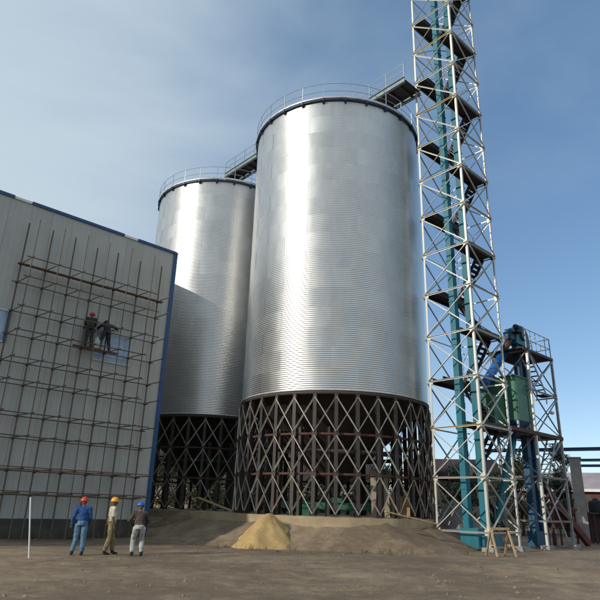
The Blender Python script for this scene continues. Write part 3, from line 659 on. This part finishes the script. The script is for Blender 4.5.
p3 = dict(stand); p3.update(hip=(0,-.08,.88),chest=(0,.12,1.17),neck=(0,.22,1.36),head=(0,.27,1.50),shoulderL=(-.19,.17,1.29),shoulderR=(.19,.17,1.29),elbowL=(-.34,.08,1.06),wristL=(-.18,.25,.92),elbowR=(.30,.22,1.04),wristR=(.16,.40,.92),
    hipjL=(-.1,-.08,.84),hipjR=(.1,-.08,.84),kneeL=(-.14,.12,.48),kneeR=(.14,.14,.48),ankleL=(-.15,-.05,.09),ankleR=(.15,-.02,.09),hatup=(0,.2,1),face=(0,1,-.15))
person('worker in brown top and blue hard hat stooping by the building corner', ground_at(-14.0,20.9), R(20), 'sh_brown','tr_pale','hat_blue', p3, 'hard_hat')
def scaf(t, off, z): q = K + u*t - v*off; return (q.x,q.y,z)
zf = lev[3]+.063
p4 = dict(stand); p4.update(elbowL=(-.27,.12,1.16),wristL=(-.16,.34,1.18),elbowR=(.26,.14,1.16),wristR=(.15,.36,1.12),head=(0,.05,1.59),face=(.2,1,-.1))
person('scaffold worker in dark green jacket and red hard hat, left of the pair', scaf(-4.42,.55,zf), TH+R(-15), 'sh_dark','tr_dark','hat_red', p4, 'hard_hat')
p5 = dict(stand); p5.update(hip=(0,-.05,.92),chest=(.06,.12,1.22),neck=(.10,.24,1.37),head=(.12,.33,1.46),shoulderL=(-.12,.18,1.33),shoulderR=(.27,.16,1.33),elbowL=(-.26,.32,1.16),wristL=(-.32,.5,1.02),elbowR=(.52,.22,1.34),wristR=(.74,.30,1.26),
    hipjL=(-.1,-.05,.88),hipjR=(.1,-.05,.88),kneeL=(-.20,.03,.48),kneeR=(.20,.03,.48),ankleL=(-.26,-.05,.09),ankleR=(.24,-.05,.09),hatup=(.1,.5,1),face=(.1,1,-.5))
person('scaffold worker in black clothes stooping with an arm stretched out, right of the pair', scaf(-3.62,.55,zf), TH+R(5), 'sh_black','tr_dark',mat('dark_plastic',(0.03,0.02,0.03),.4,0,.1,4), p5, 'cap')
# sack hanging between the two scaffold workers
sk = MB(); cx = scaf(-4.02,.55,zf); prf = [(.02,0),(.15,.0),(.19,.08),(.18,.28),(.14,.45),(.05,.54),(.07,.60),(.02,.60)]
sk.lathe(prf,14); so2 = sk.build('cement_bag','tr_pale',None,True,loc=cx); tag(so2,'pale grey sack standing on the scaffold planks between two workers','bag')

# ------------------------------------------------------------------ yard clutter
def heap(name, x, y, rx, ry, h, m, label, cat, z0=0, seed=1):
    r_ = random.Random(seed); b = MB(); n, k = 36, 16; ph = [r_.random()*6 for _ in range(4)]; vs = []; fs = []
    for i in range(k+1):
        f = 1.9*i/k
        for j in range(n):
            t = 2*PI*j/n; w = 1+.13*math.sin(2*t+ph[0])+.09*math.sin(5*t+ph[1])+.04*math.sin(9*t+ph[2])
            zz = h*(1.12-math.sqrt(f*f+.03))*(1+(.10*math.sin(3*t+ph[3])+.06*math.sin(7*t+ph[1]))*min(f,1)) + .02*h*r_.uniform(-1,1)
            vs.append((rx*f*w*math.cos(t), ry*f*w*math.sin(t), zz))
    for i in range(k):
        for j in range(n): fs.append((i*n+j,(i+1)*n+j,(i+1)*n+(j+1)%n,i*n+(j+1)%n))
    o = b.add(vs,fs).build(name,m,None,True,loc=(x,y,z0)); return tag(o,label,cat,'heaps of loose material')
def pol(az, hd, z=0): a = R(az); return Vector((hd*math.sin(a), hd*math.cos(a), z))
q = pol(-2.3,26.3); heap('sand_heap',q.x,q.y,1.0,.85,.95,'sand','heap of yellow sand before the front silo columns','sand heap',.38,2)
q = pol(-6.5,30.2); heap('sand_heap',q.x,q.y,1.3,.9,.55,'sand','low sand heap between the bases of the two silos','sand heap',0,3)
q = pol(14.9,33.5); heap('rubble_heap',q.x,q.y,2.0,1.4,2.3,'concrete2','grey rubble heap behind the tall tower, beside the front silo','rubble heap',-.05,5)
q = pol(-9.6,32.6); heap('earth_heap',q.x,q.y,2.2,.9,1.35,'dirt','brown earth heap before the back silo base','earth heap',-.05,8)
# timber boards lying on the slab edge and against the tower
def board(name, p, q_, w, h, m, label, cat, grp=None): return tag(MB().bar(p,q_,w,h).build(name,m),label,cat,grp)
board('timber_plank', pol(-9.0,34.2,1.9), pol(-5.6,31.6,1.25), .22,.05,'wood','pale plank lying aslant between the two silo bases','plank')
board('timber_plank', pol(8.6,25.9,1.5), pol(13.3,27.0,1.05), .24,.05,'wood','long brown plank lying at the right foot of the front silo','plank')
# green conveyor under the hoppers of the front silo
cv = thing('screw_conveyor','low green conveyor trough with motors under the front silo hopper','conveyor',(C1.x,C1.y,Z_BASE),R(4))
MB().box(-3.4,3.6,-.9,-.45,.3,.62).build('trough','green',cv)
for x in (-3.0,-1.0,1.0,3.0): MB().box(x-.06,x+.06,-.92,-.43,0,.3).build('leg','column',cv)
for x in (-1.6,.9): MB().tube([(x-.3,-1.2,.42),(x+.3,-1.2,.42)],.18,12).box(x-.2,x+.2,-1.35,-1.05,.0,.28).build('motor','green',cv)
MB().box(-.35,.35,-1.0,-.3,.62,.86).build('inlet','green',cv)
# pallets, cartons and panels among the columns
for i,(az,hd_,w,h,m,lb) in enumerate(((8.2,30.5,.9,1.9,'beige','tall brown sheet leaning among the right columns of the front silo'),(10.2,31.5,1.1,1.3,'wood','short brown sheet standing under the right side of the front silo'))):
    p = pol(az,hd_); o = MB().add([(-w/2,0,0),(w/2,0,0),(w/2,.04,0),(-w/2,.04,0),(-w/2,.5,h),(w/2,.5,h),(w/2,.54,h),(-w/2,.54,h)],[(0,1,5,4),(1,2,6,5),(2,3,7,6),(3,0,4,7),(4,5,6,7),(3,2,1,0)]).build('plywood_sheet',m,None,loc=(p.x,p.y,Z_BASE))
    tag(o,lb,'sheet')
# sawhorse
sh = thing('sawhorse','small yellow timber sawhorse at the foot of the tall tower','sawhorse',tuple(pol(18.6,25.4)),R(20))
MB().bar((-.45,0,1.0),(.45,0,1.0),.09,.09).build('top_bar','wood',sh)
for x in (-.4,.4):
    for s in (-1,1): MB().bar((x,0,1.0),(x+.05*(1 if x>0 else -1),s*.33,0),.07,.05).build('leg','wood',sh)
    MB().bar((x,-.22,.4),(x,.22,.4),.05).build('rung','wood',sh)
# white marker post
p = pol(-22.75,19.5); po = MB().tube([(0,0,-.1),(0,0,1.64)],.022,10).build('marker_post','white',None,loc=p); po.rotation_euler = (0,R(-9),0); tag(po,'thin white post standing before the scaffold','post')
# red feed machine at right
rm = thing('hopper_wagon','rusty red intake hopper with slanted conveyor behind the short tower','machine',tuple(pol(23.3,37.5)),R(20))
MB().add([(-1.0,-.7,1.9),(1.0,-.7,1.9),(1.0,.7,1.9),(-1.0,.7,1.9),(-.3,-.25,.9),(.3,-.25,.9),(.3,.25,.9),(-.3,.25,.9)],[(0,1,5,4),(1,2,6,5),(2,3,7,6),(3,0,4,7),(4,5,6,7)]).build('hopper','redox',rm)
for x in (-.85,.85):
    for y in (-.6,.6): MB().bar((x,y,-.1),(x,y,1.9),.08).build('leg','redox',rm)
MB().bar((-1.1,-.9,2.6),(1.3,-.9,.1),.3,.3).build('conveyor_trough','redox',rm)
MB().bar((-1.0,-.9,0),(-1.0,-.9,2.45),.09).build('prop','redox',rm)
# ------------------------------------------------------------------ right background
colm = thing('concrete_column','square grey concrete column carrying the lower blue beams','column',tuple(pol(25.4,40)),R(-25))
MB().box(-.31,.31,-.3,.3,-.2,4.85).build('shaft','concrete2',colm)
MB().box(-.36,.36,-.35,.35,4.85,4.92).build('cap','concrete2',colm)
def beam(az0,hd0,az1,hd1,z,w,h,m,label):
    a = pol(az0,hd0,z); b = pol(az1,hd1,z); return tag(MB().ibeam(a,b,w,h,.03,out=(0,0,1)).build('steel_beam',m),label,'beam','blue steel beams')
beam(17.2,47.0,39,46.5,5.98,.2,.24,'trim','long blue steel beam, highest of those at the right')
beam(25.2,39.8,38,40.4,4.74,.15,.16,'teal','thin teal beam on top of the concrete column')
beam(25.2,39.9,38,40.5,4.42,.14,.15,'trim','blue beam just below the teal beam, right of the concrete column')
for az,lb in ((17.35,'blue post holding the long blue beam, behind the tall tower'),(38.7,'blue post holding the far right end of the long blue beam')):
    p = pol(az,47 if az<20 else 46.6); tag(MB().ibeam((p.x,p.y,-.2),(p.x,p.y,5.8),.22,.22,.02).build('steel_post','blue'),lb,'post','blue posts')
p = pol(37.6,40.5); tag(MB().box(-.31,.31,-.3,.3,-.2,4.85).box(-.36,.36,-.35,.35,4.85,4.92).build('concrete_column','concrete2',None,loc=p,rotz=R(-37)),'far right concrete column at the end of the low beams','column')
# boundary wall (long, behind everything) made of panels between piers
bw = thing('boundary_wall','long beige boundary wall behind the yard','wall',(0,0,0))
pts = [pol(a,h_) for a,h_ in ((-34,66),(-24,64),(-14,62),(-5,60),(4,58.5),(12,57.5),(19,57),(26,57),(33,58),(42,60))]
for i in range(len(pts)-1):
    a, b = pts[i], pts[i+1]; d = (b-a).normalized()
    MB().bar(a+d*.2+Vector((0,0,1.45)), b-d*.2+Vector((0,0,1.45)), .22, 3.1).build('wall_panel','beige',bw)
    MB().box(a.x-.2,a.x+.2,a.y-.2,a.y+.2,-.2,3.2).build('pier','beige',bw)
# low dark fence at the far right: posts and boards
df = thing('dark_fence','low dark maroon sheet fence at the far right','fence',(0,0,0))
a = pol(25.9,43.0); b = pol(38,44.5); L = (b-a).length; d = (b-a).normalized()
for i in range(13):
    p = a+d*(L*i/13); q_ = a+d*(L*(i+1)/13-.03); MB().bar(p+Vector((0,0,.85)),q_+Vector((0,0,.85)),.05,1.75+.08*(i%3)).build('sheet','maroon',df)
    MB().bar(p+Vector((0,.06,0)),p+Vector((0,.06,1.85)),.07).build('post','maroon',df)
# dark bundle on the fence
p = pol(26.6,42.6); tk = thing('water_tank','small black tank on a stand behind the dark fence','tank',tuple(p)); 
MB().lathe([(.02,1.75),(.42,1.75),(.45,1.85),(.45,2.35),(.40,2.45),(.15,2.52),(.15,2.62),(.02,2.62)],18).build('shell','black',tk,True)
for x in (-.35,.35):
    for y in (-.3,.3): MB().bar((x,y,-.1),(x,y,1.78),.07).build('leg','maroon',tk)
# far sheds
def shed(label, az, hd_, w, dep, hw, hr, rz, mw, mr, fascia='white', glazed=True):
    p = pol(az,hd_); s = thing('long_shed',label,'shed',tuple(p),rz,'far sheds')
    MB().box(-w/2,w/2,0,dep,-.2,hw).build('wall',mw,s)
    MB().add([(-w/2-.4,-.5,hw),(w/2+.4,-.5,hw),(w/2+.4,dep/2,hr),(-w/2-.4,dep/2,hr),(w/2+.4,dep+.5,hw),(-w/2-.4,dep+.5,hw)],[(0,1,2,3),(3,2,4,5),(1,4,2),(0,3,5)]).build('roof',mr,s)
    MB().box(-w/2-.42,w/2+.42,-.56,-.505,hw-.28,hw+.06).build('fascia',fascia,s)
    k = int(w/4)
    for i in range(k if glazed else 0):
        x = -w/2+1+i*(w-2)/k; wd = MB().box(x,x+1.8,-.06,-.005,hw*.35,hw*.8).build('window','wframe',s); MB().box(x+.1,x+1.7,-.075,-.062,hw*.35+.1,hw*.8-.1).build('pane','glass',wd)
shed('long low shed with faded pinkish roof and white fascia beyond the boundary wall',31,86,46,14,4.7,7.2,R(-24),'redox','shed_roof')
shed('small dark shed seen between the front silo and the tall tower',14.8,64,9,7,5.4,7.0,R(-12),'brick','maroon','maroon',False)
shed('dark shed added to darken the view behind the two silos',-9.5,70,44,12,9.0,11.0,R(8),'brick','shed_roof','maroon',False)  # invented; tall dark walls hide the bright sky behind the silo legs

# ------------------------------------------------------------------ trees
def tree(name, label, p, h, rx, kind, leaf, n, ls, seed, trunk_h=None, grp='trees beyond the yard'):
    r_ = random.Random(seed); t = thing(name,label,'tree',tuple(p),r_.random()*6,grp)
    th_ = trunk_h or h*.35
    tb = MB().tube([(0,0,-.2),(.05,.03,th_*.5),(-.03,.05,th_),(.02,0,h*.8)],[.16*h/7,.12*h/7,.09*h/7,.03],8)
    limbs = []
    if kind != 'cypress':
        for i in range(9):
            an = r_.random()*6.3; z = th_*(.7+.6*r_.random()); e = Vector((math.cos(an)*rx*.65, math.sin(an)*rx*.65, z+h*.28*r_.random()+.4)); limbs.append(e)
            tb.tube([(0,0,z),(e.x*.5,e.y*.5,(z+e.z)/2+.15),e],[.06,.045,.02],6)
    tb.build('trunk','bark',t,True)
    cl = []
    if kind == 'cypress':
        for i in range(70):
            f = r_.random(); z = h*(.08+.92*f); rad = rx*(math.sin(PI*min(1,.12+.88*(1-f)**.8))**.7 if f<.98 else .05)*(.55+.5*r_.random()); an = r_.random()*6.3
            cl.append((Vector((math.cos(an)*rad*.75,math.sin(an)*rad*.75,z)), .20+.18*r_.random(), 1.7))
    else:
        for i in range(46):
            an = r_.random()*6.3; f = r_.random()**.5; zz = r_.random()
            rad = rx*f*math.sqrt(max(.05,1-(zz*1.6-.7)**2)); cl.append((Vector((math.cos(an)*rad,math.sin(an)*rad,th_*.8+(h-th_*.8)*zz)), rx*(.18+.16*r_.random()), .8))
    b = MB()
    for i in range(n):
        c, s, zst = cl[r_.randrange(len(cl))]
        dv = Vector((r_.gauss(0,1),r_.gauss(0,1),r_.gauss(0,1)*zst)); dv = dv*(s/max(.3,dv.length))*r_.random()**.4*1.25
        q_ = c+dv; a = Vector((r_.gauss(0,1),r_.gauss(0,1),r_.gauss(0,1))).normalized(); bb = a.orthogonal().normalized(); w = ls*(.6+.8*r_.random())
        b.add([q_-a*w, q_-bb*w*.45, q_+a*w, q_+bb*w*.45],[(0,1,2,3)])
    b.build('crown',leaf,t)
tree('cypress_tree','narrow dark cypress behind the short tower',pol(24.2,52),6.9,.85,'cypress','leaf_dark',5200,.10,1)
for i,(az,hd_,h,rx,lf,lb) in enumerate(((20.6,50,5.6,2.0,'leaf_dry','dry olive bushy tree behind the foot of the tall tower'),(22.6,54,4.4,1.6,'leaf_dry','low dry bush left of the cypress'),
    (15.5,52,4.8,1.6,'leaf','green bush behind the rubble, between silo and tower'),(8.6,54,5.0,2.6,'leaf','leafy tree added to darken the gaps in the right legs of the front silo'),(3.5,53,5.2,2.6,'leaf','leafy tree added to darken the middle of the front silo legs'),
    (-1.5,54,5.4,2.6,'leaf','leafy tree added to darken the left legs of the front silo'),(-8,57.5,5.0,2.4,'leaf','leafy tree added to darken the back silo legs'),(-12.2,56,5.4,2.8,'leaf','leafy tree added to darken the left legs of the back silo, nearest the building'),(-5,56,5.2,2.6,'leaf','leafy tree added to darken the gap between the two silo bases'),(28.6,66,6.0,2.4,'leaf_dry','dry tree in front of the far shed, right of the cypress'))):  # leafy trees added to darken the view between the silo legs
    if i == 9: continue
    tree('bushy_tree',lb,pol(az,hd_),h,rx,'round',lf,4200,.13,20+i,trunk_h=h*.25)

# dry grass tufts along the foot of the bank and the wall
gt = MB(); r6 = random.Random(31)
for k in range(260):
    if k < 150:
        c0 = C1 if k % 3 else C2; an = R(r6.uniform(195, 345)); d = RS+r6.uniform(1.7,3.4); x, y = c0.x+d*math.cos(an), c0.y+d*math.sin(an)
    else:
        q = K + u*r6.uniform(-14,-.2) - v*r6.uniform(.05,.5); x, y = q.x, q.y
    zb = gz(x,y); hh_ = r6.uniform(.08,.26)
    for j in range(10):
        an = r6.random()*6.3; l = Vector((math.cos(an),math.sin(an),0)); b0 = Vector((x+r6.gauss(0,.06),y+r6.gauss(0,.06),zb-.03)); sd2 = Vector((-l.y,l.x,0))*.008
        h2 = hh_*r6.uniform(.6,1.2); t1 = b0+l*h2*.25+Vector((0,0,h2*.7)); t2 = b0+l*h2*.6+Vector((0,0,h2))
        gt.add([b0-sd2,b0+sd2,t1+sd2*.7,t1-sd2*.7,t2],[(0,1,2,3),(3,2,4)])
tag(gt.build('dry_grass','leaf_dry'),'tufts of dry grass along the wall foot and earth bank','grass',kind='stuff')
